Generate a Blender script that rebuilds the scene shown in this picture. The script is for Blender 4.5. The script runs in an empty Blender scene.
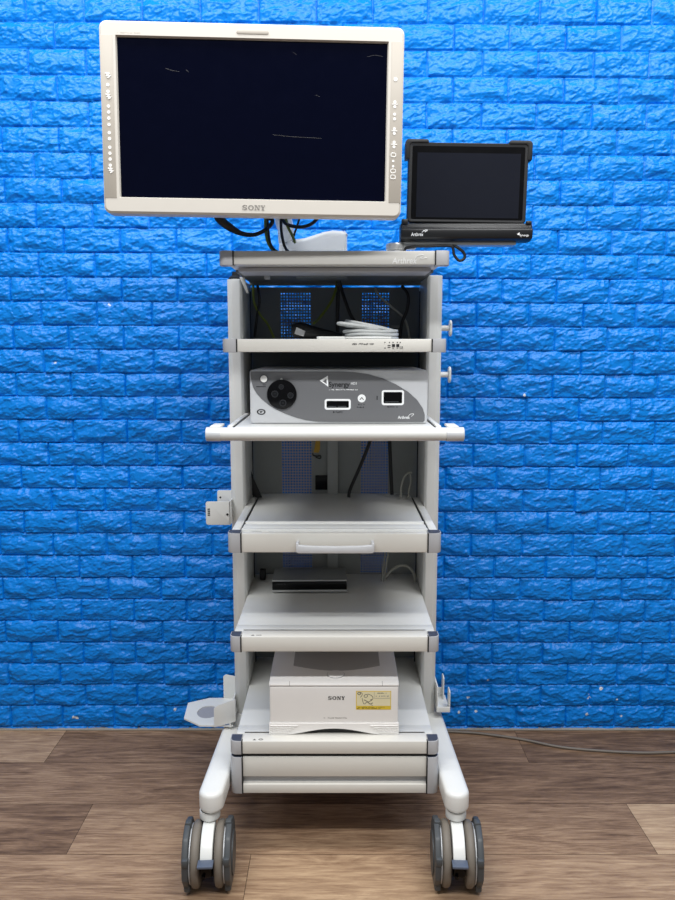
import bpy, bmesh, math, random
import numpy as np
from mathutils import Vector, Matrix
random.seed(7)
PI = math.pi
sc = bpy.context.scene

# ------------------------------------------------------------------ camera, world, light, exposure
cam_d = bpy.data.cameras.new('camera')
cam_d.sensor_fit = 'VERTICAL'; cam_d.sensor_height = 24.0
cam_d.lens = 24.0 * 758.0 / 900.0
cam = bpy.data.objects.new('camera', cam_d); sc.collection.objects.link(cam)
cam.location = (0.0, -2.1793, 1.16)
cam.rotation_euler = (math.radians(90 - 7.885), 0, 0)
sc.camera = cam

w = bpy.data.worlds.new('world'); sc.world = w; w.use_nodes = True
bg = w.node_tree.nodes['Background']
bg.inputs[0].default_value = (0.93, 0.97, 1.0, 1); bg.inputs[1].default_value = 0.24

def area(name, loc, size, energy, target, color=(1, 1, 1)):
    l = bpy.data.lights.new(name, 'AREA'); l.shape = 'RECTANGLE'
    l.size, l.size_y = size; l.energy = energy; l.color = color
    o = bpy.data.objects.new(name, l); sc.collection.objects.link(o)
    o.location = loc
    o.rotation_euler = (Vector(target) - Vector(loc)).to_track_quat('-Z', 'Y').to_euler()
    return o
area('ceiling_light_panel', (-0.85, -0.95, 2.75), (1.3, 0.35), 24, (-0.85, -0.45, 0))
area('ceiling_light_panel', (0.85, -0.95, 2.75), (1.3, 0.35), 24, (0.85, -0.45, 0))
area('ceiling_light_strip', (0.0, -2.2, 2.75), (3.2, 0.12), 60, (0, -0.9, 0.2))
sc.view_settings.view_transform = 'Standard'; sc.view_settings.look = 'None'
sc.view_settings.gamma = 1.0; sc.view_settings.use_curve_mapping = False
sc.view_settings.exposure = 0.0

# ------------------------------------------------------------------ materials
def hexlin(r, g, b):
    f = lambda c: (c/255/12.92) if c/255 <= 0.04045 else ((c/255+0.055)/1.055)**2.4
    return (f(r), f(g), f(b), 1)

def mat(name, rgb, rough=0.45, metal=0.0, var=0.04, scale=40.0, bump=0.0, spec=0.5, coat=0.0):
    m = bpy.data.materials.new(name); m.use_nodes = True
    nt = m.node_tree; N = nt.nodes; L = nt.links
    b = N['Principled BSDF']
    tc = N.new('ShaderNodeTexCoord'); nz = N.new('ShaderNodeTexNoise')
    nz.inputs['Scale'].default_value = scale; nz.inputs['Detail'].default_value = 3
    L.new(tc.outputs['Object'], nz.inputs['Vector'])
    c = hexlin(*rgb)
    mx = N.new('ShaderNodeMix'); mx.data_type = 'RGBA'
    mx.inputs[6].default_value = tuple(x*(1-var) for x in c[:3]) + (1,)
    mx.inputs[7].default_value = tuple(min(1, x*(1+var)) for x in c[:3]) + (1,)
    L.new(nz.outputs['Fac'], mx.inputs[0]); L.new(mx.outputs[2], b.inputs['Base Color'])
    mr = N.new('ShaderNodeMapRange'); mr.inputs[3].default_value = max(0, rough-0.05); mr.inputs[4].default_value = min(1, rough+0.05)
    L.new(nz.outputs['Fac'], mr.inputs[0]); L.new(mr.outputs[0], b.inputs['Roughness'])
    b.inputs['Metallic'].default_value = metal
    b.inputs['Specular IOR Level'].default_value = spec
    b.inputs['Coat Weight'].default_value = coat
    if bump:
        bp = N.new('ShaderNodeBump'); bp.inputs['Strength'].default_value = bump; bp.inputs['Distance'].default_value = 0.001
        L.new(nz.outputs['Fac'], bp.inputs['Height']); L.new(bp.outputs[0], b.inputs['Normal'])
    return m

M = {}
M['paint'] = mat('cart_white_paint', (220, 221, 218), 0.38, var=0.02)
M['leg'] = mat('leg_white_paint', (228, 229, 226), 0.3, var=0.02)
M['cream'] = mat('cart_cream_profile', (217, 215, 208), 0.4, var=0.02)
M['board'] = mat('top_board_grey', (196, 195, 190), 0.4, var=0.02)
M['armgrey'] = mat('arm_pale_grey', (198, 201, 203), 0.4)
M['cap'] = mat('cap_grey_plastic', (176, 177, 180), 0.4, var=0.03)
M['inset'] = mat('cap_slate_inset', (62, 68, 84), 0.45)
M['gap'] = mat('black_rubber', (14, 15, 17), 0.6)
M['panel'] = mat('panel_grey', (140, 144, 142), 0.5, var=0.05)
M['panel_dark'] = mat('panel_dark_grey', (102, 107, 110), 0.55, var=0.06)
M['divider'] = mat('divider_grey', (160, 163, 161), 0.5)
M['grille'] = mat('grille_grey', (168, 170, 180), 0.5)
M['bezel'] = mat('monitor_warm_white', (206, 201, 192), 0.42, var=0.015)
M['strip'] = mat('monitor_side_grey', (176, 169, 158), 0.45, var=0.02)
M['button'] = mat('button_white', (244, 243, 240), 0.4)
M['screen'] = mat('screen_glass', (2, 4, 21), 0.10, var=0.1, spec=0.12)
M['tabscreen'] = mat('tablet_glass', (26, 28, 36), 0.1, spec=0.22)
M['black'] = mat('black_plastic', (15, 16, 19), 0.42, bump=0.1, scale=600)
M['blackgloss'] = mat('black_gloss', (6, 6, 8), 0.2, spec=0.22)
M['cable_black'] = mat('cable_black_rubber', (13, 14, 17), 0.5)
M['cable_green'] = mat('cable_yellow_green', (104, 118, 38), 0.5)
M['cable_grey'] = mat('cable_pale_grey', (196, 199, 198), 0.45)
M['cable_floor'] = mat('cord_grey', (116, 108, 99), 0.5)
M['cable_mid'] = mat('cable_mid_grey', (150, 150, 142), 0.5)
M['silver'] = mat('silver_plastic', (205, 207, 210), 0.35, metal=0.1)
M['alu'] = mat('aluminium', (196, 197, 196), 0.3, metal=0.55)
M['console'] = mat('console_grey', (112, 113, 116), 0.42, metal=0.1, var=0.03)
M['ink'] = mat('ink_black', (24, 24, 28), 0.6)
M['inkgrey'] = mat('ink_grey', (138, 134, 129), 0.5)
M['white'] = mat('print_white', (246, 247, 248), 0.5)
M['stickerwhite'] = mat('print_soft_white', (226, 227, 226), 0.5)
M['palegrey'] = mat('print_pale_grey', (206, 206, 206), 0.5)
M['printer'] = mat('printer_white', (242, 240, 237), 0.4, var=0.015)
M['printer_grey'] = mat('printer_shade_grey', (176, 175, 174), 0.45)
M['yellow'] = mat('sticker_yellow', (226, 196, 60), 0.5)
M['stickerpale'] = mat('sticker_pale', (236, 228, 190), 0.5)
M['tag'] = mat('tag_yellow', (190, 150, 40), 0.5)
M['box'] = mat('recorder_dark_grey', (142, 146, 147), 0.35, metal=0.3)
M['tread'] = mat('caster_tread_taupe', (118, 111, 102), 0.6, bump=0.1)
M['guard'] = mat('caster_guard_grey', (70, 74, 77), 0.45, bump=0.1)
M['pedal'] = mat('pedal_slate', (86, 96, 114), 0.45)
M['scratch'] = mat('scratch_pale', (92, 92, 92), 0.5)
M['socket'] = mat('socket_dark_grey', (44, 46, 50), 0.4)
M['ringgrey'] = mat('holder_ring_grey', (160, 160, 166), 0.4)

# ------------------------------------------------------------------ mesh helpers
def merge(bm, t):
    me = bpy.data.meshes.new('tmp'); t.to_mesh(me); t.free(); bm.from_mesh(me); bpy.data.meshes.remove(me)

def box(bm, x0, x1, y0, y1, z0, z1, bev=0.0, mi=0, seg=2):
    t = bmesh.new(); bmesh.ops.create_cube(t, size=1)
    for v in t.verts:
        v.co = ((x0+x1)/2 + v.co.x*(x1-x0), (y0+y1)/2 + v.co.y*(y1-y0), (z0+z1)/2 + v.co.z*(z1-z0))
    if bev:
        bmesh.ops.bevel(t, geom=list(t.edges), offset=bev, segments=seg, affect='EDGES', profile=0.5)
    for f in t.faces: f.material_index = mi
    merge(bm, t); return bm

def prism(bm, pts, axis, a0, a1, bev=0.0, mi=0, seg=2):
    """pts: 2D outline; axis 'x' -> (y,z), 'y' -> (x,z), 'z' -> (x,y)"""
    t = bmesh.new()
    def mk(p, a):
        return {'x': (a, p[0], p[1]), 'y': (p[0], a, p[1]), 'z': (p[0], p[1], a)}[axis]
    A = [t.verts.new(mk(p, a0)) for p in pts]; B = [t.verts.new(mk(p, a1)) for p in pts]
    n = len(pts)
    t.faces.new(A); t.faces.new(B[::-1])
    for i in range(n): t.faces.new((A[i], B[i], B[(i+1) % n], A[(i+1) % n]))
    bmesh.ops.recalc_face_normals(t, faces=t.faces)
    if bev:
        ed = [e for e in t.edges if e.calc_face_angle(0) > 0.5]
        bmesh.ops.bevel(t, geom=ed, offset=bev, segments=seg, affect='EDGES', profile=0.5)
    for f in t.faces: f.material_index = mi
    merge(bm, t); return bm

def cyl(bm, c, axis, r, h, seg=32, r2=None, mi=0, bev=0.0):
    """cylinder from c along +axis by h"""
    t = bmesh.new()
    bmesh.ops.create_cone(t, cap_ends=True, segments=seg, radius1=r, radius2=r if r2 is None else r2, depth=abs(h))
    if bev:
        ed = [e for e in t.edges if e.calc_face_angle(0) > 0.9]
        bmesh.ops.bevel(t, geom=ed, offset=bev, segments=2, affect='EDGES', profile=0.5)
    R = {'z': Matrix.Identity(3), 'x': Matrix.Rotation(PI/2, 3, 'Y'), 'y': Matrix.Rotation(-PI/2, 3, 'X')}[axis]
    d = {'x': Vector((1, 0, 0)), 'y': Vector((0, 1, 0)), 'z': Vector((0, 0, 1))}[axis]
    for v in t.verts: v.co = R @ v.co + Vector(c) + d*h/2
    for f in t.faces: f.material_index = mi
    merge(bm, t); return bm

def lathe(bm, prof, c, axis='x', seg=48, mi=0):
    """prof: list of (a along axis, r)"""
    t = bmesh.new(); rings = []
    for a, r in prof:
        ring = []
        for k in range(seg):
            th = 2*PI*k/seg; u, v = r*math.cos(th), r*math.sin(th)
            p = {'x': (a, u, v), 'y': (u, a, v), 'z': (u, v, a)}[axis]
            ring.append(t.verts.new(Vector(c)+Vector(p)))
        rings.append(ring)
    for i in range(len(rings)-1):
        for k in range(seg):
            t.faces.new((rings[i][k], rings[i][(k+1) % seg], rings[i+1][(k+1) % seg], rings[i+1][k]))
    t.faces.new(rings[0]); t.faces.new(rings[-1][::-1])
    bmesh.ops.recalc_face_normals(t, faces=t.faces)
    for f in t.faces: f.material_index = mi
    merge(bm, t); return bm

def smooth_path(pts, sub=8):
    P = [Vector(p) for p in pts]; out = []
    n = len(P)
    for i in range(n-1):
        p0 = P[max(i-1, 0)]; p1 = P[i]; p2 = P[i+1]; p3 = P[min(i+2, n-1)]
        for k in range(sub):
            t = k/sub
            out.append(0.5*((2*p1)+(-p0+p2)*t+(2*p0-5*p1+4*p2-p3)*t*t+(-p0+3*p1-3*p2+p3)*t**3))
    out.append(P[-1]); return out

def tube(bm, pts, r, sub=8, seg=10, mi=0, smooth=True, radii=None):
    P = smooth_path(pts, sub) if smooth else [Vector(p) for p in pts]
    t = bmesh.new(); rings = []
    up = None
    for i, p in enumerate(P):
        d = (P[min(i+1, len(P)-1)] - P[max(i-1, 0)]).normalized()
        if up is None:
            up = Vector((0, 0, 1)) if abs(d.z) < 0.9 else Vector((1, 0, 0))
        a = (up - d*up.dot(d)).normalized(); up = a; b = d.cross(a)
        rr = r
        if radii:
            f = i/(len(P)-1)*(len(radii)-1); j = min(int(f), len(radii)-2); rr = radii[j]+(radii[j+1]-radii[j])*(f-j)
        rings.append([t.verts.new(p + a*rr*math.cos(2*PI*k/seg) + b*rr*math.sin(2*PI*k/seg)) for k in range(seg)])
    for i in range(len(rings)-1):
        for k in range(seg):
            t.faces.new((rings[i][k], rings[i][(k+1) % seg], rings[i+1][(k+1) % seg], rings[i+1][k]))
    t.faces.new(rings[0][::-1]); t.faces.new(rings[-1])
    bmesh.ops.recalc_face_normals(t, faces=t.faces)
    for f in t.faces: f.material_index = mi
    merge(bm, t); return bm

def rr(x0, x1, z0, z1, r, seg=6):
    out = []
    for cx, cz, a0 in ((x1-r, z1-r, 0), (x0+r, z1-r, 90), (x0+r, z0+r, 180), (x1-r, z0+r, 270)):
        for k in range(seg+1):
            a = math.radians(a0+90*k/seg); out.append((cx+r*math.cos(a), cz+r*math.sin(a)))
    return out

def ring_frame(bm, loops, mi=0, close=True):
    """loops: list of (pts2d (x,z), y) of equal count; skinned in order, closed back to the first"""
    t = bmesh.new(); R = [[t.verts.new((p[0], y, p[1])) for p in pts] for pts, y in loops]
    m = len(R); n = len(R[0])
    for i in range(m if close else m-1):
        A, B = R[i], R[(i+1) % m]
        for k in range(n): t.faces.new((A[k], A[(k+1) % n], B[(k+1) % n], B[k]))
    bmesh.ops.recalc_face_normals(t, faces=t.faces)
    for f in t.faces: f.material_index = mi
    merge(bm, t); return bm

def worldloc(o):
    v = Vector((0, 0, 0))
    while o is not None: v = v + o.location; o = o.parent
    return v

def obj(name, bm, mats, parent=None, local=False, label=None, origin=None, sharp=40):
    me = bpy.data.meshes.new(name)
    if parent is not None and not local:
        off = worldloc(parent)
        for v in bm.verts: v.co -= off
    elif origin is not None:
        for v in bm.verts: v.co -= Vector(origin)
    bm.to_mesh(me); bm.free()
    for k in (mats if isinstance(mats, (list, tuple)) else [mats]): me.materials.append(M[k] if isinstance(k, str) else k)
    me.polygons.foreach_set('use_smooth', [True]*len(me.polygons))
    me.set_sharp_from_angle(angle=math.radians(sharp))
    o = bpy.data.objects.new(name, me); sc.collection.objects.link(o)
    if parent is not None: o.parent = parent
    elif origin is not None: o.location = origin
    if label: o['label'] = label
    return o

def thing(name, label, cat, loc, group=None):
    o = bpy.data.objects.new(name, None); sc.collection.objects.link(o)
    o.empty_display_size = 0.05; o.location = loc
    o['label'] = label; o['category'] = cat
    if group: o['group'] = group
    return o

def tag(o, label, cat, group=None):
    o['label'] = label; o['category'] = cat
    if group: o['group'] = group
    return o

def text_bm(bm, body, x0, x1, z0, z1, y, depth=0.0004, bold=0.0, shear=0.0, mi=0):
    cu = bpy.data.curves.new('t', 'FONT'); cu.body = body; cu.size = 1; cu.offset = bold; cu.shear = shear
    to = bpy.data.objects.new('t', cu); sc.collection.objects.link(to)
    dg = bpy.context.evaluated_depsgraph_get(); dg.update()
    me = bpy.data.meshes.new_from_object(to.evaluated_get(dg))
    bpy.data.objects.remove(to); bpy.data.curves.remove(cu)
    xs = [v.co.x for v in me.vertices]; ys = [v.co.y for v in me.vertices]
    ax, bx, ay, by = min(xs), max(xs), min(ys), max(ys)
    t = bmesh.new(); t.from_mesh(me); bpy.data.meshes.remove(me)
    for v in t.verts:
        v.co = (x0+(v.co.x-ax)/(bx-ax)*(x1-x0), y, z0+(v.co.y-ay)/(by-ay)*(z1-z0))
    r = bmesh.ops.extrude_face_region(t, geom=list(t.faces))
    for g in r['geom']:
        if isinstance(g, bmesh.types.BMVert): g.co.y -= depth
    bmesh.ops.recalc_face_normals(t, faces=t.faces)
    for f in t.faces: f.material_index = mi
    merge(bm, t); return bm

def slab_sony(bm, x0, x1, z0, z1, y, depth=0.0004, mi=0):
    """wide slab-serif four-letter wordmark"""
    W = x1-x0; Hh = z1-z0
    def poly(pts): prism(bm, [(x0+p[0]*W/40, z0+p[1]*Hh/10) for p in pts], 'y', y-depth, y, mi=mi)
    def ell(cx, cz, ro, ri, zo, zi, a0=0, a1=360, n=24):
        for k in range(n):
            a = math.radians(a0+(a1-a0)*k/n); b = math.radians(a0+(a1-a0)*(k+1)/n)
            poly([(cx+ro*math.cos(a), cz+zo*math.sin(a)), (cx+ro*math.cos(b), cz+zo*math.sin(b)),
                  (cx+ri*math.cos(b), cz+zi*math.sin(b)), (cx+ri*math.cos(a), cz+zi*math.sin(a))])
    # S
    ell(4.5, 7.4, 4.2, 2.0, 2.8, 1.3, 60, 270, 14); ell(4.5, 2.7, 4.2, 2.0, 2.8, 1.3, -120, 90, 14)
    poly([(6.6, 7), (8.2, 7), (8.2, 10), (7.2, 10)]); poly([(0.5, 0), (1.5, 0), (2.2, 3), (0.5, 3)])
    # O
    ell(15.2, 5, 5, 2.7, 5.1, 3.9)
    # N
    poly([(21.5, 0), (24.8, 0), (24.8, 1), (21.5, 1)]); poly([(22.5, 1), (23.6, 1), (23.6, 10), (22.5, 10)])
    poly([(21.5, 9), (24.8, 9), (24.8, 10), (21.5, 10)]); poly([(22.6, 10), (25.2, 10), (30, 0), (27.6, 0)])
    poly([(28.9, 0), (30, 0), (30, 9), (28.9, 9)]); poly([(27.6, 9), (31, 9), (31, 10), (27.6, 10)])
    # Y
    poly([(32, 9), (36, 9), (36, 10), (32, 10)]); poly([(32.8, 9), (35.4, 9), (37.3, 4.4), (34.8, 4.4)])
    poly([(37.4, 9), (40, 9), (40, 10), (37.4, 10)]); poly([(38.2, 9), (39.2, 9), (37.3, 4.4), (36.2, 4.4)])
    poly([(34.8, 1), (37.3, 1), (37.3, 4.4), (34.8, 4.4)]); poly([(33.6, 0), (38.4, 0), (38.4, 1), (33.6, 1)])
    return bm

def microtext(bm, x0, x1, z0, z1, y, n, seed=1, depth=0.0003, mi=0):
    R = random.Random(seed); x = x0; cw = (x1-x0)/n
    for i in range(n):
        if R.random() < 0.16: x += cw; continue
        zz = z0 if R.random() < 0.6 else z0 + (z1-z0)*0.25
        box(bm, x, x+cw*R.uniform(0.45, 0.8), y-depth, y, zz, z1-(z1-z0)*R.choice([0, 0, .3]), mi=mi); x += cw
    return bm

def nb(): return bmesh.new()

# ------------------------------------------------------------------ setting: brick-relief wall, floor, skirting strip
def vnoise(x, y, seed):
    rng = np.random.RandomState(seed); G = rng.rand(256, 256)
    xi = np.floor(x).astype(int); yi = np.floor(y).astype(int); fx = x-xi; fy = y-yi
    fx = fx*fx*(3-2*fx); fy = fy*fy*(3-2*fy)
    g = lambda a, b: G[a % 256, b % 256]
    return (g(xi, yi)*(1-fx)+g(xi+1, yi)*fx)*(1-fy) + (g(xi, yi+1)*(1-fx)+g(xi+1, yi+1)*fx)*fy
def fbm(x, y, seed, o=4):
    s = 0; a = 0.5
    for k in range(o): s = s + a*vnoise(x*2**k, y*2**k, seed+k); a *= 0.5
    return s

WX0, WX1, WZ1, ST = -1.9, 1.9, 2.4, 0.0023
nx = int((WX1-WX0)/ST)+1; nz = int(WZ1/ST)+1
gx, gz = np.meshgrid(np.linspace(WX0, WX1, nx), np.linspace(0, WZ1, nz))
PH, PW = 0.067, 0.1562
zz = gz-0.0098+0.0050*(gx+0.8)*np.clip(gz/1.6, 0, 1)      # courses run very slightly downhill to the right
row = np.floor(zz/PH); vz = zz-row*PH
offx = np.where(row % 2 == 1, -0.762, -0.836); offr = np.where(row % 2 == 1, 0.464, 0.392)
bl = np.clip((gx+0.3)/0.6, 0, 1)
colf = (1-bl)*(gx-offx)/PW + bl*((gx-offr)/0.1505+8); col = np.floor(colf); vx = (colf-col)*PW
rnd = lambda s: np.random.RandomState(s).rand(64, 64)[(row.astype(int)) % 64, (col.astype(int)) % 64]
# slightly wandering edges
wob = (fbm(gx*45, gz*45, 11, 3)-0.45)
ex = np.minimum(vx, PW-vx) - 0.0008 + 0.0014*wob
et = PH-vz - 0.0003 + 0.0010*wob; eb = vz - 0.0003 + 0.0010*wob
sm = lambda t: np.clip(t, 0, 1)**2*(3-2*np.clip(t, 0, 1))
edge = sm(ex/0.0024)*sm(et/0.0026)*sm(eb/0.0018)
# slate-like terraces: flat plateaus with sharp, wandering steps that follow the rim of each brick
ox, oz = rnd(5)*90, rnd(6)*90
wx = gx + 0.010*(fbm(gx*60+ox, gz*60, 71, 3)-0.45); wz = gz + 0.30*gx*(rnd(12)-0.4) + 0.008*(fbm(gx*70, gz*70+oz, 81, 3)-0.45)
base = fbm(wx*17+ox, wz*34+oz, 31, 5)
dome = 0.34*sm(np.minimum(et, eb)/0.024)*sm(ex/0.020)
t_ = (base + dome)*7.0
st = np.floor(t_) + sm((t_-np.floor(t_)-0.66)/0.30)
ridge = 1-np.abs(2*fbm((gx+0.4*gz)*30+ox, (gz-0.3*gx)*60+oz, 41, 4)-0.92)
h = edge*(0.0022 + 0.0024*np.clip(st-1, 0, 7) + 0.0030*np.clip(ridge-0.72, 0, 1)/0.28)
h = np.clip(h, 0, 0.019) + 0.0009*edge*(fbm(gx*140, gz*140, 51, 2)-0.4)
me = bpy.data.meshes.new('wall_back')
co = np.stack([gx, -h, gz], -1).reshape(-1, 3)
idx = np.arange(nx*nz).reshape(nz, nx)
q = np.stack([idx[:-1, :-1], idx[:-1, 1:], idx[1:, 1:], idx[1:, :-1]], -1).reshape(-1, 4)
me.vertices.add(len(co)); me.vertices.foreach_set('co', co.astype(np.float32).ravel())
me.loops.add(q.size); me.loops.foreach_set('vertex_index', q.ravel().astype(np.int32))
me.polygons.add(len(q)); me.polygons.foreach_set('loop_start', np.arange(0, q.size, 4, dtype=np.int32))
me.polygons.foreach_set('use_smooth', np.ones(len(q), bool))
me.update(calc_edges=True)
# chips in the paint that show the white foam
chip = np.zeros_like(gx)
cn = fbm(gx*160, gz*160, 61, 2)
for cx, cz, r in ((-.8007, .0422, .006), (-.490, .066, .007), (.4528, .1611, .005), (.7545, .0519, .008), (.7614, .1002, .006), (.762, .112, .004),
                  (.7964, .1323, .008), (.3672, .0583, .007), (.3935, .1066, .005), (-.8014, 1.1091, .005), (-.6433, 1.2721, .004), (.5359, 1.0177, .005),
                  (.83, .10, .004), (.845, .099, .003), (.42, .06, .003), (.86, .045, .004), (-.79, .04, .005)):
    d = np.sqrt((gx-cx)**2+((gz-cz)*1.2)**2); chip = np.maximum(chip, ((d + (cn-0.4)*0.012) < r*0.6).astype(float))
at = me.attributes.new('chip', 'FLOAT', 'POINT'); at.data.foreach_set('value', chip.ravel().astype(np.float32))
m = bpy.data.materials.new('blue_brick_paint'); m.use_nodes = True
nt = m.node_tree; N = nt.nodes; L = nt.links; b = N['Principled BSDF']
tc = N.new('ShaderNodeTexCoord'); nz_ = N.new('ShaderNodeTexNoise'); nz_.inputs['Scale'].default_value = 6; nz_.inputs['Detail'].default_value = 4
L.new(tc.outputs['Object'], nz_.inputs['Vector'])
mx = N.new('ShaderNodeMix'); mx.data_type = 'RGBA'
mx.inputs[6].default_value = (0.0, 0.190, 0.67, 1); mx.inputs[7].default_value = (0.0, 0.225, 0.75, 1)
L.new(nz_.outputs['Fac'], mx.inputs[0])
an = N.new('ShaderNodeAttribute'); an.attribute_name = 'chip'
mx2 = N.new('ShaderNodeMix'); mx2.data_type = 'RGBA'; mx2.inputs[7].default_value = (0.75, 0.78, 0.8, 1)
L.new(an.outputs['Fac'], mx2.inputs[0]); L.new(mx.outputs[2], mx2.inputs[6]); L.new(mx2.outputs[2], b.inputs['Base Color'])
n2_ = N.new('ShaderNodeTexNoise'); n2_.inputs['Scale'].default_value = 170; n2_.inputs['Detail'].default_value = 4
L.new(tc.outputs['Object'], n2_.inputs['Vector'])
bp = N.new('ShaderNodeBump'); bp.inputs['Strength'].default_value = 0.35; bp.inputs['Distance'].default_value = 0.002
L.new(n2_.outputs['Fac'], bp.inputs['Height']); L.new(bp.outputs[0], b.inputs['Normal'])
b.inputs['Roughness'].default_value = 0.36; b.inputs['Specular IOR Level'].default_value = 0.32
me.materials.append(m)
wall = bpy.data.objects.new('wall_back', me); sc.collection.objects.link(wall); wall['kind'] = 'structure'

# floor of long vinyl planks: one mesh, each plank a face with its own tone
PLW, PLL = 0.1935, 1.3605
fb = bmesh.new(); tone = fb.faces.layers.float.new('tone'); shift = fb.faces.layers.float.new('shift')
ends = {0: -0.823, 1: -0.30-1.3605, 2: -0.624, 3: -0.199, 4: -1.0, 5: -.7}
tones = {(0, 0): .62, (0, 1): .44, (0, 2): .38, (2, 0): .42, (2, 1): .55, (2, 2): .75, (1, 0): .5, (1, 1): .5, (3, 0): .58, (3, 1): .62}
for r in range(0, 13):
    y1 = -r*PLW if r else 0.02; y0 = -(r+1)*PLW
    e = ends.get(r, -1.36 + (r*0.53) % 1.36)
    k0 = math.floor((-2.2-e)/PLL)
    for k in range(k0, k0+6):
        xa, xb = max(-2.2, e+k*PLL), min(2.2, e+(k+1)*PLL)
        if xb <= xa: continue
        g = 0.0006
        f = fb.faces.new([fb.verts.new(p) for p in ((xa+g, y0+g, 0), (xb-g, y0+g, 0), (xb-g, y1-g, 0), (xa+g, y1-g, 0))])
        f[tone] = tones.get((r, k+1), random.uniform(.35, .65)); f[shift] = random.uniform(0, 30)
# thin dark bed seen in the seams
f = fb.faces.new([fb.verts.new(p) for p in ((-2.2, -13*PLW, -.0008), (2.2, -13*PLW, -.0008), (2.2, .02, -.0008), (-2.2, .02, -.0008))]); f[tone] = -1
me = bpy.data.meshes.new('floor'); fb.to_mesh(me); fb.free()
m = bpy.data.materials.new('vinyl_oak_planks'); m.use_nodes = True
nt = m.node_tree; N = nt.nodes; L = nt.links; b = N['Principled BSDF']
def node(t, **k):
    n = N.new(t)
    for a, v in k.items(): setattr(n, a, v)
    return n
tc = node('ShaderNodeTexCoord'); at_t = node('ShaderNodeAttribute', attribute_name='tone'); at_s = node('ShaderNodeAttribute', attribute_name='shift')
cmb = node('ShaderNodeCombineXYZ'); L.new(at_s.outputs['Fac'], cmb.inputs[0]); L.new(at_s.outputs['Fac'], cmb.inputs[2])
add = node('ShaderNodeVectorMath', operation='ADD'); L.new(tc.outputs['Object'], add.inputs[0]); L.new(cmb.outputs[0], add.inputs[1])
def grain(scale, sx, sy, detail, rough=0.6, dist=0.0):
    mp = node('ShaderNodeMapping'); mp.inputs['Scale'].default_value = (sx, sy, 1); L.new(add.outputs[0], mp.inputs[0])
    n = node('ShaderNodeTexNoise'); n.inputs['Scale'].default_value = scale; n.inputs['Detail'].default_value = detail
    n.inputs['Roughness'].default_value = rough; n.inputs['Distortion'].default_value = dist
    L.new(mp.outputs[0], n.inputs['Vector']); return n
g1 = grain(3.0, 1.0, 7.0, 6, 0.65, 2.4); g2 = grain(12.0, 1.0, 16.0, 8, 0.75, 0.5); g3 = grain(2.0, 1.0, 2.5, 3)
def math_(op, a, bb):
    n = node('ShaderNodeMath', operation=op)
    for i, v in enumerate((a, bb)):
        if isinstance(v, (int, float)): n.inputs[i].default_value = v
        else: L.new(v, n.inputs[i])
    return n.outputs[0]
s = math_('ADD', math_('MULTIPLY', g1.outputs['Fac'], 0.75), math_('MULTIPLY', g2.outputs['Fac'], 0.95))
s = math_('ADD', s, math_('MULTIPLY', g3.outputs['Fac'], 0.35))
s = math_('ADD', math_('SUBTRACT', s, 1.02), at_t.outputs['Fac'])
ramp = node('ShaderNodeValToRGB'); el = ramp.color_ramp.elements
el[0].position = 0.0; el[0].color = hexlin(52, 38, 28); el[1].position = 1.0; el[1].color = hexlin(214, 186, 152)
for p, c in ((.3, (102, 79, 60)), (.5, (142, 114, 90)), (.72, (178, 149, 120))):
    e = el.new(p); e.color = hexlin(*c)
L.new(s, ramp.inputs[0]); L.new(ramp.outputs[0], b.inputs['Base Color'])
bp = node('ShaderNodeBump'); bp.inputs['Strength'].default_value = 0.25; bp.inputs['Distance'].default_value = 0.001
L.new(g2.outputs['Fac'], bp.inputs['Height']); L.new(bp.outputs[0], b.inputs['Normal'])
b.inputs['Roughness'].default_value = 0.5; b.inputs['Specular IOR Level'].default_value = 0.3
me.materials.append(m)
floor = bpy.data.objects.new('floor', me); sc.collection.objects.link(floor); floor['kind'] = 'structure'

M['skirt'] = mat('skirting_pale', (158, 155, 148), 0.5, var=0.2, scale=14)
bb = nb(); box(bb, -1.9, 1.9, -0.016, -0.0005, 0.0, 0.0045, 0.001)
o = obj('baseboard_back', bb, 'skirt'); o['kind'] = 'structure'

# ------------------------------------------------------------------ the cart
CX = -0.0065
cart = thing('equipment_cart', 'tall white wheeled equipment cart with open shelves on four grey casters', 'cart', (CX, -0.36, 0))

def post(x0, x1, z1, inner):
    bm_ = nb()
    prism(bm_, [(x0, -.118), (x1, -.118)] + ([(x1, -.302), (x1-.006, -.31), (x0+.012, -.31), (x0, -.30)] if inner > 0 else [(x1, -.30), (x1-.012, -.31), (x0+.006, -.31), (x0, -.302)]), 'z', 0.19, z1, 0.0015)
    return bm_
p1 = obj('upright_post', post(-.268, -.231, 1.318, 1), 'paint', cart)
p2 = obj('upright_post', post(.218, .255, 1.3270, -1), 'paint', cart)
for p, x in ((p1, -.2300), (p2, .2168)):
    g = nb(); box(g, x-.0012, x+.0012, -.150, -.141, .21, 1.30); obj('slot', g, 'gap', p, label='thin black slot along the inner face of the upright')
g = nb(); lathe(g, [(1.318, .018), (1.322, .018), (1.328, .010), (1.336, .009)], (-.248, -.29, 0), 'z', 24); obj('post_cap', g, 'gap', cart, label='black rubber cap on top of the left upright')
g = nb(); prism(g, [(-.236, 1.322), (-.224, 1.322), (-.214, 1.285), (-.219, 1.283)], 'y', -.318, -.312, .001); obj('gusset', g, 'paint', cart)

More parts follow.
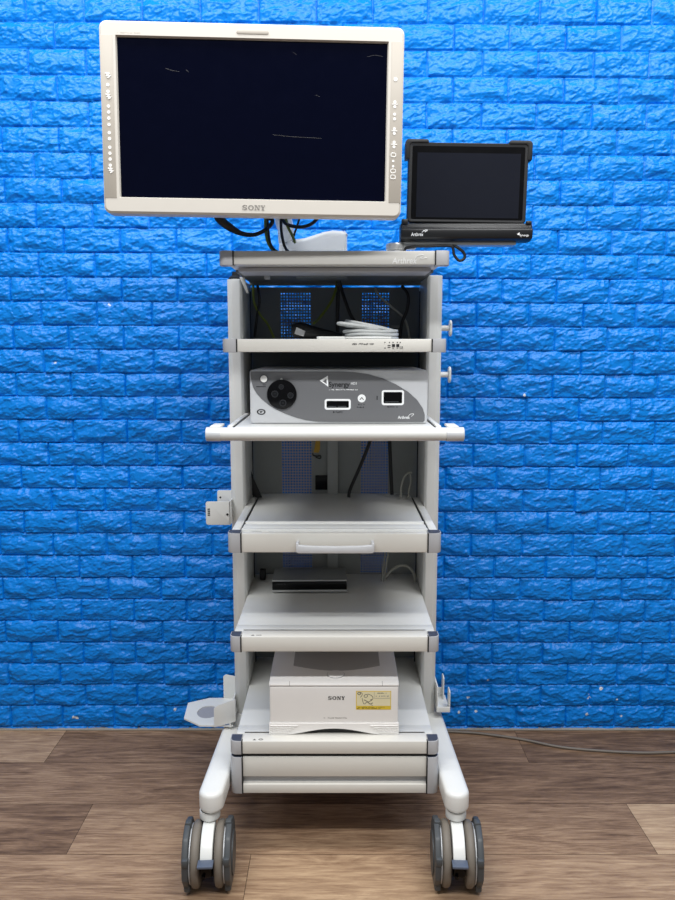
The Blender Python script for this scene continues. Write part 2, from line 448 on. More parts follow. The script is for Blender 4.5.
# rear panel with perforated vents
def plate(bm_, xs, zs, holes, y0, y1):
    for i in range(len(xs)-1):
        for j in range(len(zs)-1):
            if (i, j) in holes: continue
            box(bm_, xs[i], xs[i+1], y0, y1, zs[j], zs[j+1])
VX = [-.2335, -.1538, -.0705, .0639, .140, .2205]
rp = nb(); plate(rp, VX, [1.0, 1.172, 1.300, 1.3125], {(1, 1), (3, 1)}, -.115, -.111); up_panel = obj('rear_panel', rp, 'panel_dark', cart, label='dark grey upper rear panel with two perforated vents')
rp = nb(); plate(rp, VX, [.19, .525, .985, 1.0], {(1, 1), (3, 1)}, -.115, -.111); lo_panel = obj('rear_panel', rp, 'panel', cart, label='mid grey lower rear panel with two perforated vents')
def grille(x0, x1, z0, z1, pitch, bar):
    g = nb(); nxx = round((x1-x0)/pitch); nzz = round((z1-z0)/pitch)
    for i in range(nxx+1):
        x = x0+(x1-x0)*i/nxx; box(g, x-bar/2, x+bar/2, -.1145, -.1125, z0, z1)
    for j in range(nzz+1):
        z = z0+(z1-z0)*j/nzz; box(g, x0, x1, -.1143, -.1127, z-bar/2, z+bar/2)
    return g
for pn, z0, z1, mt in ((up_panel, 1.172, 1.300, 'panel_dark'), (lo_panel, .525, .985, 'grille')):
    for x0, x1 in ((-.1538, -.0705), (.0639, .140)):
        obj('vent_grille', grille(x0, x1, z0, z1, .0078, .0042 if mt == 'panel_dark' else .0029), mt, pn)
g = nb(); box(g, -.0275, .001, -.128, -.115, .30, .998, .001); obj('divider_strip', g, 'divider', cart)
g = nb(); box(g, -.061, -.0275, -.122, -.115, .764, .804, .001); obj('outlet_plate', g, 'blackgloss', cart, label='black socket plate on the rear panel')
g = nb(); box(g, .145, .169, -.1185, -.115, 1.195, 1.212); box(g, .145, .169, -.119, -.1185, 1.203, 1.2045, mi=1); obj('rating_plate', g, ['panel', 'gap'], cart)
# thin rail bridging the top of the rear panel
g = nb(); box(g, -.231, .218, -.150, -.122, 1.3165, 1.3228); obj('rear_rail', g, 'panel_dark', cart)

def corner_cap(side, z0, z1, y=-.586, xo=.2345, wdt=.030, top=None):
    """rounded outer front corner; side -1 left, +1 right; slot 1 black gasket, slot 2 slate top"""
    r = .014; pts = []
    xi = xo-wdt
    arc = [(xo-r+r*math.cos(a), y+r-r*math.sin(a)) for a in [PI/2*k/7 for k in range(8)]]
    out = [(xo, y+.034)] + arc + [(xi, y), (xi, y+.034)]
    P = [(CX+side*p[0], p[1]) for p in out]
    c = nb(); prism(c, P, 'z', z0, z1, .0012)
    gx0, gx1 = sorted((CX+side*(xi+.0004), CX+side*(xi-.0022)))
    box(c, gx0, gx1, y-.0006, y+.01, z0+.0005, z1-.0005, mi=1)
    if top:
        q_ = [(CX+side*p[0], p[1]) for p in [(xo-.002, y+.030)] + [(xo-r+(r-.002)*math.cos(a), y+r-(r-.002)*math.sin(a)) for a in [PI/2*k/7 for k in range(8)]] + [(xi+.001, y+.001), (xi+.001, y+.030)]]
        prism(c, q_, 'z', z1, z1+.0008, mi=2)
    return c

def shelf(name, z0, z1, label, wdt=.030, top=False, body='cream', xo=.2345, bev=.0025):
    s_ = nb()
    box(s_, CX-xo+wdt, CX+xo-wdt, -.585, -.54, z0, z1, bev)
    box(s_, CX-.2242, CX+.2242, -.556, -.118, z0+.004, z1-.0015, .001, mi=1)
    if top:
        box(s_, CX-.2242, CX+.2242, -.548, -.512, z1-.004, z1, .001, mi=1)
    o_ = obj(name, s_, [body, 'paint'], cart, label=label)
    for sd in (-1, 1):
        obj('corner_cap', corner_cap(sd, z0-.0008, z1+.0006, xo=xo, wdt=wdt, top=top), ['cap', 'gap', 'inset'], o_)
    return o_

t_shelf = shelf('top_board', 1.3233, 1.3514, 'topmost board with grey corner caps carrying the monitor', wdt=.029, xo=.2375, body='board')
g = nb(); text_bm(g, 'Arthrex', .112, .163, 1.3255, 1.3375, -.5852, bold=.006, shear=.15)
tube(g, [(.158, -.5854, 1.333), (.165, -.5854, 1.3415), (.178, -.5854, 1.3425), (.170, -.5854, 1.336), (.184, -.5854, 1.337)], .0006, 4, 4)
obj('lettering', g, 'stickerwhite', t_shelf, label='pale maker name lettering with a swoosh')
g = nb(); box(g, CX-.205, CX+.205, -.53, -.435, 1.3145, 1.3235, .002); obj('underside_tray', g, 'cap', t_shelf)
g = nb(); box(g, CX-.222, CX+.222, -.436, -.155, 1.3215, 1.3278); box(g, CX-.09, CX+.03, -.40, -.30, 1.3150, 1.3220, .002); box(g, -.172, -.160, -.36, -.33, 1.3140, 1.3220, .001, mi=1); obj('underside_plate', g, ['panel_dark', 'cap'], t_shelf, label='dark plate added under the top board to darken its underside')  # dark plate added, the white board alone would come out pale
s2 = shelf('shelf', 1.1455, 1.1724, 'second shelf board with small printed symbols on its front edge', wdt=.030)
g = nb(); microtext(g, .0303, .0763, 1.1600, 1.1640, -.5848, 24, 3); obj('small_print', g, 'ink', s2)
g = nb()
box(g, .1045, .1105, -.5855, -.585, 1.1585, 1.1600); box(g, .1045, .1105, -.5855, -.585, 1.1545, 1.1560)
box(g, .1135, .1198, -.5855, -.585, 1.1560, 1.1620); box(g, .1225, .1288, -.5855, -.585, 1.1560, 1.1620)
for x in (.0985, .108, .1155, .1245, .1305): box(g, x-.0008, x+.0012, -.5855, -.585, 1.1645, 1.1665)
for x in (.1155, .1245, .0985): box(g, x-.001, x+.002, -.5855, -.585, 1.1530, 1.1545)
text_bm(g, 'CE', .1295, .1365, 1.1525, 1.157, -.5852)
obj('printed_symbols', g, 'ink', s2)

# console shelf with full-width round push bar
ps = nb(); box(ps, CX-.2242, CX+.2242, -.595, -.118, .974, .9878, .001)
pshelf = obj('shelf', ps, 'paint', cart, label='shelf under the control console')
for sd in (-1, 1):
    x0, x1 = sorted((CX+sd*.2135, CX+sd*.2242)); g = nb(); box(g, x0, x1, -.60, -.30, .9878, .9925, .0015); box(g, *sorted((CX+sd*.2115, CX+sd*.2135)), -.595, -.30, .9878, .9895, mi=1)
    obj('side_rail', g, ['paint', 'gap'], pshelf)
hb = nb(); prism(hb, [(-.640+.0135*1.05*math.cos(a), .9795+.0138*math.sin(a)) for a in [2*PI*k/24 for k in range(24)]], 'x', CX-.232, CX+.228, .0008)
box(hb, CX-.224, CX+.224, -.64, -.594, .9745, .9865)
hbar = obj('push_bar', hb, 'paint', cart, label='full-width white round push bar')
for x0, x1 in ((-.2684, -.2375), (.2215, .2582)):
    g = nb(); cyl(g, (x0, -.640, .9795), 'x', .0146, x1-x0, 28, bev=.002); obj('end_cap', g, 'silver', hbar)
for sd in (-1, 1):
    x0, x1 = sorted((CX+sd*.232, CX+sd*.254)); g = nb(); box(g, x0, x1, -.645, -.585, .991, .9965, .002); obj('bracket', g, 'paint', hbar)

# pull-out tray
s3 = nb(); z0, z1 = .715, .7572
box(s3, CX-.2015, CX+.2015, -.585, -.565, z0, z1, .0025)
box(s3, CX-.205, CX+.205, -.566, -.118, z1-.018, z1-.004, .001, mi=1)
for y0, y1, dz in ((-.553, -.540, .0005), (-.528, -.500, -.0015), (-.478, -.468, -.001)): box(s3, CX-.205, CX+.205, y0, y1, z1-.006, z1+dz+.0015, .0007, mi=1)
tray = obj('pull_out_tray', s3, ['cream', 'paint'], cart, label='pull-out tray shelf with a bowed front handle')
for sd in (-1, 1):
    g = nb(); box(g, *sorted((CX+sd*.2085, CX+sd*.2265)), -.575, -.19, z0+.006, z1, .0015); box(g, *sorted((CX+sd*.2052, CX+sd*.2085)), -.575, -.19, z1-.012, z1-.003, mi=1)
    obj('side_rail', g, ['paint', 'gap'], tray)
    obj('corner_cap', corner_cap(sd, z0-.0008, z1+.0006, xo=.2315, wdt=.0285, top=True), ['cap', 'gap', 'inset'], tray)
g = nb(); pts = [(-.0865, -.585, .738), (-.0865, -.606, .7385), (-.06, -.613, .7330), (-.006, -.615, .7315), (.05, -.613, .7330), (.0765, -.606, .7385), (.0765, -.585, .738)]
bow = nb()
P = [(-.0885, .7425), (-.0885, .7235), (-.084, .7205), (.074, .7205), (.0785, .7235), (.0785, .7425), (.0740, .7425), (.0725, .7375), (.045, .7352), (-.006, .7345), (-.055, .7352), (-.0825, .7375), (-.084, .7425)]
prism(bow, P, 'y', -.612, -.600, .0015); box(bow, -.0885, -.0825, -.602, -.584, .727, .7425, .001); box(bow, .0725, .0785, -.602, -.584, .727, .7425, .001)
obj('handle', bow, 'silver', tray)
g = nb(); box(g, -.186, -.166, -.5655, -.562, z1-.0015, z1-.0010); microtext(g, -.186, -.168, z1-.003, z1-.0005, -.5656, 4, 5); obj('marking', g, 'ink', tray)

s4 = shelf('shelf', .4898, .5246, 'fourth shelf board below the pull-out tray', wdt=.024, top=True, xo=.231)
g = nb()
prism(g, [(-.191, -.578), (-.187, -.573), (-.183, -.578)], 'z', .5246, .5249); box(g, -.180, -.168, -.577, -.5745, .5246, .5249); obj('marking', g, 'ink', s4)

# bottom unit: printer shelf on a shallow drawer
s5 = shelf('shelf', .2488, .2795, 'bottom shelf board holding the printer', wdt=.026, top=True, xo=.235, body='cream')
g = nb(); prism(g, [(-.191, -.580), (-.187, -.575), (-.183, -.580)], 'z', .2795, .2798)
tube(g, [(-.178, -.577, .2798), (-.173, -.574, .2798), (-.168, -.577, .2798), (-.173, -.580, .2798), (-.178, -.577, .2798)], .0006, 3, 4); obj('marking', g, 'ink', s5)
dr = nb(); XA, XB = CX-.209, CX+.209
box(dr, XA, XB, -.583, -.565, .1935, .2400, .0015)
box(dr, XA, XB, -.572, -.560, .170, .1945, 0, mi=1)  # recess strip in grey, its shading put into the colour
box(dr, XA, XB, -.585, -.20, .154, .1760, .002)
box(dr, CX-.215, CX+.215, -.566, -.19, .170, .249, 0)
drawer = obj('base_drawer', dr, ['cream', 'cap'], cart, label='shallow cream drawer at the base of the cart')
g = nb(); box(g, XA-.02, XB+.02, -.578, -.5645, .2402, .2486); obj('seam', g, 'gap', drawer)
for sd in (-1, 1): obj('corner_cap', corner_cap(sd, .1535, .241, xo=.235, wdt=.026, top=True), ['cap', 'gap', 'inset'], drawer)

# base legs and casters
def leg(cxf, cxr):
    r = .0268; pts = []
    yf, yb = -.645, -.055
    for k in range(13):
        a = PI*k/12; pts.append((cxf + r*math.cos(a), yf - r*math.sin(a)))
    for k in range(13):
        a = PI*k/12; pts.append((cxr - r*math.cos(a), yb + r*math.sin(a)))
    g_ = nb(); prism(g_, pts, 'z', .157, .2045, .010, seg=4)
    return g_
LF, RF = (-.2745, -.251), (.2595, .239)
for cf, cr in (LF, RF): obj('base_leg', leg(cf, cr), 'leg', cart)
g = nb(); box(g, -.24, .228, -.24, -.12, .16, .20, .006); obj('base_crossbar', g, 'leg', cart)

def caster(cx, yw, ysw, rot, front=True):
    """front caster: wheel axle at yw, swivel at ysw; rot yaw about the swivel"""
    zc, R = .0685, .066
    pv = Vector((cx, ysw, 0)); Rm = Matrix.Rotation(rot, 4, 'Z')
    def place(bm_):
        for v in bm_.verts: v.co = pv + (Rm @ (v.co - pv).to_4d()).to_3d()
        return bm_
    sgn = 1 if yw < ysw else -1          # wheel leads towards the front (+) or the rear (-)
    f = nb()
    hood = [(yw - sgn*R*math.cos(math.radians(a)), zc + R*math.sin(math.radians(a))) for a in range(22, 116, 6)]
    hood += [(yw - sgn*.026*math.cos(math.radians(a)), zc + .026*math.sin(math.radians(a))) for a in range(112, 20, -10)]
    prism(f, hood, 'x', cx-.0128, cx+.0128, .002)
    cyl(f, (cx, ysw, .105), 'z', .013, .035, 24)
    cyl(f, (cx-.052, yw, zc), 'x', .007, .104, 16)
    fork = obj('caster', place(f), 'leg', cart, label='twin-wheel swivel caster with white hood')
    g_ = nb(); cyl(g_, (cx, ysw, .1365), 'z', .0225, .0185, 32, bev=.002); cyl(g_, (cx, ysw, .155), 'z', .020, .003, 32, mi=1); obj('swivel_ring', place(g_), ['leg', 'gap'], fork)
    for s_ in (-1, 1):
        a0, a1 = cx+s_*.0155, cx+s_*.0345
        g_ = nb(); R2 = .0675
        prof = [(0, .03), (0, R2-.008), (.002, R2-.003), (.005, R2-.0006), (.0095, R2), (.014, R2-.0006), (.017, R2-.003), (.019, R2-.008), (.019, .03)]
        lathe(g_, [(min(a0, a1)+p[0], p[1]) for p in prof], (0, yw, zc), 'x', 48); obj('wheel', place(g_), 'tread', fork)
        g_ = nb(); cyl(g_, (cx+s_*.0348, yw, zc), 'x', .0605, s_*.0022, 48); obj('rim', place(g_), 'silver', fork, label='pale wheel rim')
        # angular outer guard
        prof = []
        for k in range(10):
            a = 2*PI*(k+.5)/10; rr_ = .0705
            prof.append((yw+rr_*math.cos(a), max(.0035, zc+.004+rr_*math.sin(a))))
        g_ = nb(); xa, xb = sorted((cx+s_*.0375, cx+s_*.0510)); prism(g_, prof, 'x', xa, xb, .0045, seg=2)
        cyl(g_, (cx+s_*.0510, yw, zc), 'x', .045, s_*.003, 40)
        for k in range(5):
            a = 2*PI*k/5+.3; box(g_, *sorted((cx+s_*.036, cx+s_*.050)), yw+.0645*math.cos(a)-.009, yw+.0645*math.cos(a)+.009, max(.002, zc+.003+.0645*math.sin(a)-.009), zc+.003+.0645*math.sin(a)+.009, .004)
        obj('wheel_guard', place(g_), 'guard', fork)
    g_ = nb(); yp = yw - sgn*.070
    box(g_, cx-.0165, cx+.0165, yp-.012, yp+.012, .0895, .0955, .002); obj('brake_pedal', place(g_), 'pedal', fork, label='slate grey brake pedal')
    g_ = nb(); prism(g_, [(yw-sgn*.060, .088), (yw-sgn*.060, .055), (yw-sgn*.02, .03), (yw, .088)], 'x', cx-.0115, cx+.0115, .002); cyl(g_, (cx-.006, yw-sgn*.058, .058), 'y', .004, -sgn*.008, 12); obj('brake_block', place(g_), 'blackgloss', fork)
    return fork
caster(-.2795, -.670, -.642, math.radians(3))
caster(.2595, -.670, -.642, math.radians(-3))
caster(-.262, -.095, -.060, math.radians(12))
caster(.254, -.095, -.060, math.radians(-12))

# side fittings
def peg(z, name='cable_hook'):
    g_ = nb(); cyl(g_, (.2545, -.285, z), 'x', .007, .022, 20)
    prism(g_, [(p[0], p[1]) for p in rr(-.298, -.272, z-.020, z+.020, .012)], 'x', .2755, .2815, .002)
    return g_
obj('cable_hook', peg(1.2010), 'leg', cart, label='upper white mushroom-shaped cable hook on the right upright')
obj('cable_hook', peg(1.0870), 'leg', cart, label='lower white mushroom-shaped cable hook on the right upright')
g = nb(); box(g, .2545, .2562, -.262, -.25, 1.248, 1.268); obj('slot', g, 'gap', cart)
g = nb()
prism(g, rr(-.3255, -.262, .7185, .7775, .006), 'y', -.345, -.342, .0008)
prism(g, rr(-.306, -.255, .752, .794, .005), 'y', -.285, -.282, .0008)
box(g, -.2675, -.2645, -.345, -.200, .7185, .7775, .0006)
for z in (.742, .747, .752, .757): box(g, -.321, -.315, -.3455, -.345, z, z+.003, mi=1)
cyl(g, (-.272, -.3450, .745), 'y', .003, -.0006, 12, mi=1); cyl(g, (-.298, -.2850, .776), 'y', .0025, -.0006, 12, mi=1)
obj('side_bracket', g, ['paint', 'gap'], cart, label='white two-plate bracket on the left upright')
# scope holder, lower left
g = nb(); HZ = .212
out = [(-.398, -.272), (-.345, -.243), (-.262, -.243), (-.262, -.392), (-.345, -.392), (-.392, -.355)]
t = bmesh.new()                                    # plate with an oval hole
no = 48; cxh, cyh, ra, rb = -.336, -.322, .028, .034
def ray(poly, c, a):
    best = None
    d = Vector((math.cos(a), math.sin(a)))
    for i in range(len(poly)):
        p = Vector(poly[i]); e = Vector(poly[(i+1) % len(poly)])-p
        den = d.x*e.y-d.y*e.x
        if abs(den) < 1e-9: continue
        w_ = p-Vector(c); tt = (w_.x*e.y-w_.y*e.x)/den; u = (w_.x*d.y-w_.y*d.x)/den
        if tt > 0 and -1e-6 <= u <= 1+1e-6 and (best is None or tt < best): best = tt
    return (c[0]+d.x*best, c[1]+d.y*best)
angs = sorted([2*PI*k/no for k in range(no)] + [math.atan2(p[1]-cyh, p[0]-cxh) % (2*PI) for p in out])
L4 = []
for z in (HZ, HZ+.004):
    L4.append(([t.verts.new((*ray(out, (cxh, cyh), a), z)) for a in angs], [t.verts.new((cxh+ra*math.cos(a), cyh+rb*math.sin(a), z)) for a in angs]))
n = len(angs)
for k in range(n):
    j = (k+1) % n
    (o0, i0), (o1, i1) = L4
    t.faces.new((o0[k], o0[j], i0[j], i0[k])); t.faces.new((o1[k], i1[k], i1[j], o1[j]))
    t.faces.new((o0[k], o1[k], o1[j], o0[j])); t.faces.new((i0[k], i0[j], i1[j], i1[k]))
bmesh.ops.recalc_face_normals(t, faces=t.faces); merge(g, t)
prism(g, [(-.3085, HZ), (-.254, HZ+.016), (-.254, .287), (-.300, .270), (-.3085, .262)], 'y', -.3965, -.3925, .0008)
prism(g, [(-.307, HZ), (-.262, HZ), (-.262, .276), (-.300, .283), (-.307, .278)], 'y', -.246, -.2425, .0008)
box(g, -.2705, -.2665, -.395, -.243, HZ, .255)
holder = obj('scope_holder', g, 'leg', cart, label='white lower-left side holder with an oval opening')
g = nb(); ring_pts = lambda s_: [(cxh+ra*s_*math.cos(2*PI*k/40), cyh+rb*s_*math.sin(2*PI*k/40)) for k in range(40)]
prism(g, ring_pts(.985), 'z', HZ+.0002, HZ+.0022); obj('cup_insert', g, 'ringgrey', holder, label='grey oval insert')
# tray bracket, lower right
g = nb()
box(g, .2555, .290, -.335, -.245, .222, .226, .0008); box(g, .2555, .2592, -.335, -.245, .222, .290, .001)
prism(g, [(-.335, .222), (-.335, .275), (-.330, .279), (-.310, .279), (-.306, .275), (-.306, .222)], 'x', .2875, .2905, .0008)
prism(g, [(-.275, .222), (-.275, .285), (-.270, .289), (-.250, .289), (-.245, .285), (-.245, .222)], 'x', .2800, .2830, .0008)
box(g, .2555, .290, -.337, -.334, .222, .236, .0008); box(g, .2555, .283, -.248, -.245, .222, .248, .0008)
obj('side_bracket', g, 'leg', cart, label='white tray bracket low on the right upright')

# ------------------------------------------------------------------ monitor arm
g = nb(); zt = 1.3516
# swept link: high rounded pivot on the right, lower link towards the left
link = [(-.135, zt), (.022, zt), (.022, zt+.062), (.017, zt+.068), (-.012, zt+.069), (-.03, zt+.066), (-.075, zt+.052), (-.118, zt+.047), (-.135, zt+.042)]
prism(g, link, 'y', -.395, -.335, .010, seg=4); arm = obj('monitor_arm', g, 'armgrey', cart, label='pale grey monitor support arm on the top board')
g = nb(); tube(g, [(-.118, -.37, zt+.045), (-.118, -.40, zt+.07), (-.120, -.47, zt+.09), (-.122, -.53, zt+.16), (-.124, -.545, zt+.22)], .019, 8, 20); obj('neck', g, 'armgrey', arm)
g = nb(); prism(g, rr(-.20, -.06, 1.50, 1.64, .01), 'y', -.572, -.562, .002); cyl(g, (-.124, -.564, 1.571), 'y', .028, .03, 28); obj('mount_plate', g, 'cap', arm)

# ------------------------------------------------------------------ monitor
MW, MH = .570, .347
mon = thing('monitor', 'large warm-white framed widescreen display above the cart, screen dark', 'monitor', (-.162, -.67, 1.4075))
mon.rotation_euler = (0, .0105, .034)
A = rr(-MW/2, MW/2, 0, MH, .013); A2 = rr(-MW/2+.004, MW/2-.004, .004, MH-.004, .010)
OX0, OX1, OZ0, OZ1 = -.2550, .2555, .029, .321
I0 = rr(OX0, OX1, OZ0, OZ1, .001); I1 = rr(OX0+.002, OX1-.002, OZ0+.002, OZ1-.002, .001)
g = nb(); ring_frame(g, [(A, .034), (A, .004), (A2, 0), (I0, 0), (I1, .006), (I1, .034)])
bez = obj('bezel', g, 'bezel', mon, local=True)
g = nb(); box(g, OX0-.004, OX1+.004, .0062, .030, OZ0-.004, OZ1+.004); scr = obj('screen', g, 'screen', mon, local=True, label='dark glossy screen')
for pts in (((.037, .151), (.07, .148), (.13, .146)), ((-.164, .266), (-.150, .262), (-.138, .261)), ((-.126, .264), (-.121, .26)), ((.215, .295), (.23, .298), (.245, .296)),
            ((.075, .30), (.082, .296)), ((.118, .224), (.126, .222))):
    g = nb(); tube(g, [(p[0], .0061, p[1]) for p in pts], .00022, 3, 4); obj('scratch', g, 'scratch', scr, local=True)
g = nb(); prism(g, rr(-.268, .268, .014, MH-.014, .012), 'y', .034, .060, .004); box(g, -.19, .19, .060, .0935, .06, .30, .012); obj('rear_housing', g, 'bezel', mon, local=True)
sidepanels = []
for x0, x1 in ((-.2832, -.2600), (.2605, .2834)):
    g = nb(); box(g, x0, x1, -.0006, .004, .028, .3205, .0004); sp = obj('side_panel', g, 'strip', mon, local=True, label='greyer control strip at the side of the screen'); sidepanels.append(sp)
def btn(parent, x, z, r, name='button'):
    g_ = nb(); cyl(g_, (x, -.0005, z), 'y', r, -.0008, 16); obj(name, g_, 'button', parent, local=True)
def mzL(py): return MH - (60 + py/6.92 - 20)*MH/197.5
for k, (px, py) in enumerate(((60, 175), (65, 222), (64, 325), (66, 367), (70, 410), (72, 455), (75, 513), (77, 555), (80, 617), (82, 659), (84, 701), (90, 745))):
    btn(sidepanels[0], -.2706+.0004*(k/12), mzL(py), .0030)
def cross(parent, x, z, pts, r=.0014):            # small printed pictogram beside a key
    g_ = nb(); tube(g_, [(x+p[0], -.0008, z+p[1]) for p in pts], r, 3, 6); obj('pictogram', g_, 'button', parent, local=True)
for py in (110, 258, 782):
    cross(sidepanels[0], -.2700, mzL(py), [(-.005, .0035), (.003, .0030), (-.003, -.0005), (.005, -.0015), (-.001, -.0045)])
def mzR(py): return MH - (50 + py/6.43 - 24.5)*MH/194.5
btn(sidepanels[1], .2695, mzR(172), .0036, 'power_button')
for py in (335, 415, 510, 598):
    z = mzR(py)
    btn(sidepanels[1], .2690, z+.0042, .0028); btn(sidepanels[1], .2690, z-.0042, .0028)
for py in (708, 743): btn(sidepanels[1], .2680, mzR(py), .0022)
for py in (335, 510, 598): cross(sidepanels[1], .2690, mzR(py), [(-.0055, 0), (0, 0), (.0055, 0)], .0010)
for py in (668, 775, 815): cross(sidepanels[1], .2680, mzR(py), [(-.0038, -.003), (.0038, -.003), (.0038, .003), (-.0038, .003), (-.0038, -.003)], .0008)
g = nb(); prism(g, rr(-.030, .030, MH-.0195, MH-.0125, .0034), 'y', -.0012, .002, .0006); obj('tally_lamp', g, 'strip', mon, local=True)
g = nb(); slab_sony(g, -.0215, .0225, .0100, .0190, .0001, .0008); obj('lettering', g, 'inkgrey', mon, local=True, label='grey maker wordmark SONY')
g = nb(); microtext(g, -.251, -.208, .3240, .3260, .0001, 22, 8); obj('small_print', g, 'strip', mon, local=True)

# cables below the monitor
def cable(name, pts, r, mtl, label, cat='cable', origin=None, sub=8, radii=None, group=None):
    g_ = nb(); tube(g_, pts, r, sub, 10, radii=radii)
    o_ = obj(name, g_, mtl, origin=origin or pts[-1]); return tag(o_, label, cat, group)
cab = cable('power_cable', [(-.247, -.592, 1.435), (-.240, -.588, 1.415), (-.222, -.575, 1.4000), (-.198, -.56, 1.3890), (-.172, -.55, 1.3885), (-.148, -.545, 1.4010), (-.136, -.540, 1.417), (-.146, -.535, 1.425)], .0042, 'cable_black',
            'thick black cable with a moulded plug hanging under the left of the monitor', radii=[.0095, .0095, .0085, .005, .0042, .0042, .0042, .0042])
cable('signal_cable', [(-.118, -.545, 1.425), (-.105, -.55, 1.4090), (-.078, -.555, 1.4030), (-.055, -.56, 1.4080), (-.038, -.575, 1.4200)], .0036, 'cable_black', 'black cable sagging under the monitor toward the right')
cable('ground_cable', [(-.151, -.54, 1.425), (-.150, -.545, 1.395), (-.145, -.548, 1.372), (-.134, -.545, 1.3555), (-.128, -.52, 1.354)], .0032, 'cable_green', 'yellow-green striped cable running down left of the support neck')
cable('signal_cable', [(-.146, -.548, 1.424), (-.144, -.552, 1.395), (-.140, -.552, 1.370), (-.130, -.548, 1.3565), (-.118, -.52, 1.3548)], .0025, 'cable_black', 'thin black cable beside the yellow-green one on the neck')
cable('signal_cable', [(-.118, -.548, 1.422), (-.117, -.552, 1.395), (-.112, -.550, 1.368), (-.105, -.545, 1.3560), (-.100, -.52, 1.3548)], .0030, 'cable_black', 'black cable running down right of the support neck')
cable('ground_cable', [(-.108, -.545, 1.423), (-.104, -.550, 1.405), (-.094, -.548, 1.386), (-.090, -.53, 1.375)], .0030, 'cable_green', 'short pale green wire end hanging under the monitor')
cable('signal_cable', [(-.080, -.54, 1.421), (-.086, -.545, 1.402), (-.092, -.54, 1.386), (-.094, -.52, 1.378)], .0022, 'cable_black', 'thin black wire beside the pale green wire end')

# ------------------------------------------------------------------ tablet and its dock
dock = thing('tablet_dock', 'black tablet cradle on a silver arm at the right of the top board', 'dock', (.276, -.49, 1.3514))
g = nb(); prism(g, [(-.505, 1.380), (-.522, 1.385), (-.524, 1.404), (-.516, 1.4070), (-.514, 1.4170), (-.476, 1.4170), (-.476, 1.380)], 'x', .1345, .4150, .003)
prism(g, [(-.517, 1.414), (-.517, 1.4255), (-.507, 1.4265), (-.507, 1.414)], 'x', .1365, .150, .002); prism(g, [(-.517, 1.414), (-.517, 1.4215), (-.507, 1.4225), (-.507, 1.414)], 'x', .402, .4135, .002)
cr = obj('cradle', g, 'black', dock)
g = nb(); box(g, .20, .36, -.4755, -.462, 1.376, 1.4168, .002); obj('back_support', g, 'black', dock)
g = nb(); text_bm(g, 'Arthrex', .156, .182, 1.3890, 1.3965, -.5236, bold=.004, shear=.1); tube(g, [(.179, -.5238, 1.3965), (.184, -.5238, 1.4005), (.191, -.5238, 1.4010), (.185, -.5238, 1.3975)], .0008, 4, 4); obj('lettering', g, 'white', cr, label='white maker name lettering')
g = nb(); text_bm(g, 'Synergy', .3865, .406, 1.3875, 1.3930, -.5236, bold=.004); prism(g, [(.3805, 1.393), (.3865, 1.3965), (.3858, 1.3905)], 'y', -.5240, -.5232); obj('lettering', g, 'white', cr, label='white product lettering with a small triangle')
g = nb(); box(g, .130, .385, -.500, -.465, 1.3735, 1.3805, .0015); obj('support_plate', g, 'alu', dock)
g = nb(); cyl(g, (.126, -.49, 1.3514), 'z', .018, .012, 32, bev=.001); cyl(g, (.126, -.49, 1.3630), 'z', .021, .0145, 32, bev=.002); box(g, .126, .17, -.502, -.47, 1.366, 1.3755, .002); obj('swivel_base', g, 'alu', dock)

tab = thing('tablet_computer', 'black rugged tablet with rubber corners standing in the cradle, screen off', 'tablet', (.276, -.492, 1.4173))
tab.rotation_euler = (0, .014, 0)
g = nb(); prism(g, rr(-.1275, .1275, .001, .1665, .010), 'y', -.011, .011, .003); body = obj('case', g, 'black', tab, local=True)
g = nb(); ring_frame(g, [(rr(-.1255, .1255, .004, .1645, .006), -.0108), (rr(-.1255, .1255, .004, .1645, .006), -.0124), (rr(-.1195, .1195, .008, .1585, .004), -.0120), (rr(-.1195, .1195, .008, .1585, .004), -.0108)]); obj('frame', g, 'black', tab, local=True)
g = nb(); box(g, -.1195, .1195, -.0118, -.0105, .008, .1585); gl = obj('glass', g, 'blackgloss', tab, local=True)
g = nb(); box(g, -.1085, .1105, -.01225, -.0118, .0125, .1450); obj('screen', g, 'tabscreen', gl, local=True)
for sx in (-1, 1):
    P = [(.1345, .132), (.1345, .1660), (.1325, .1700), (.1285, .1720), (.088, .1720), (.085, .1695), (.085, .1640), (.120, .1640), (.1245, .1605), (.1245, .132)]
    g = nb(); prism(g, [(sx*p[0], p[1]) for p in P], 'y', -.0145, .0125, .002)
    obj('corner_bumper', g, 'gap', tab, local=True)
cable('tablet_cable', [(.148, -.485, 1.3560), (.146, -.50, 1.366), (.165, -.507, 1.3695), (.20, -.507, 1.3705), (.24, -.507, 1.3710), (.248, -.507, 1.366), (.251, -.507, 1.352), (.262, -.507, 1.340), (.273, -.507, 1.345), (.271, -.507, 1.357), (.255, -.507, 1.3690), (.246, -.500, 1.3715)], .0031, 'cable_black',
      'thin black cable with a loop dangling under the tablet cradle', origin=(.262, -.507, 1.338))

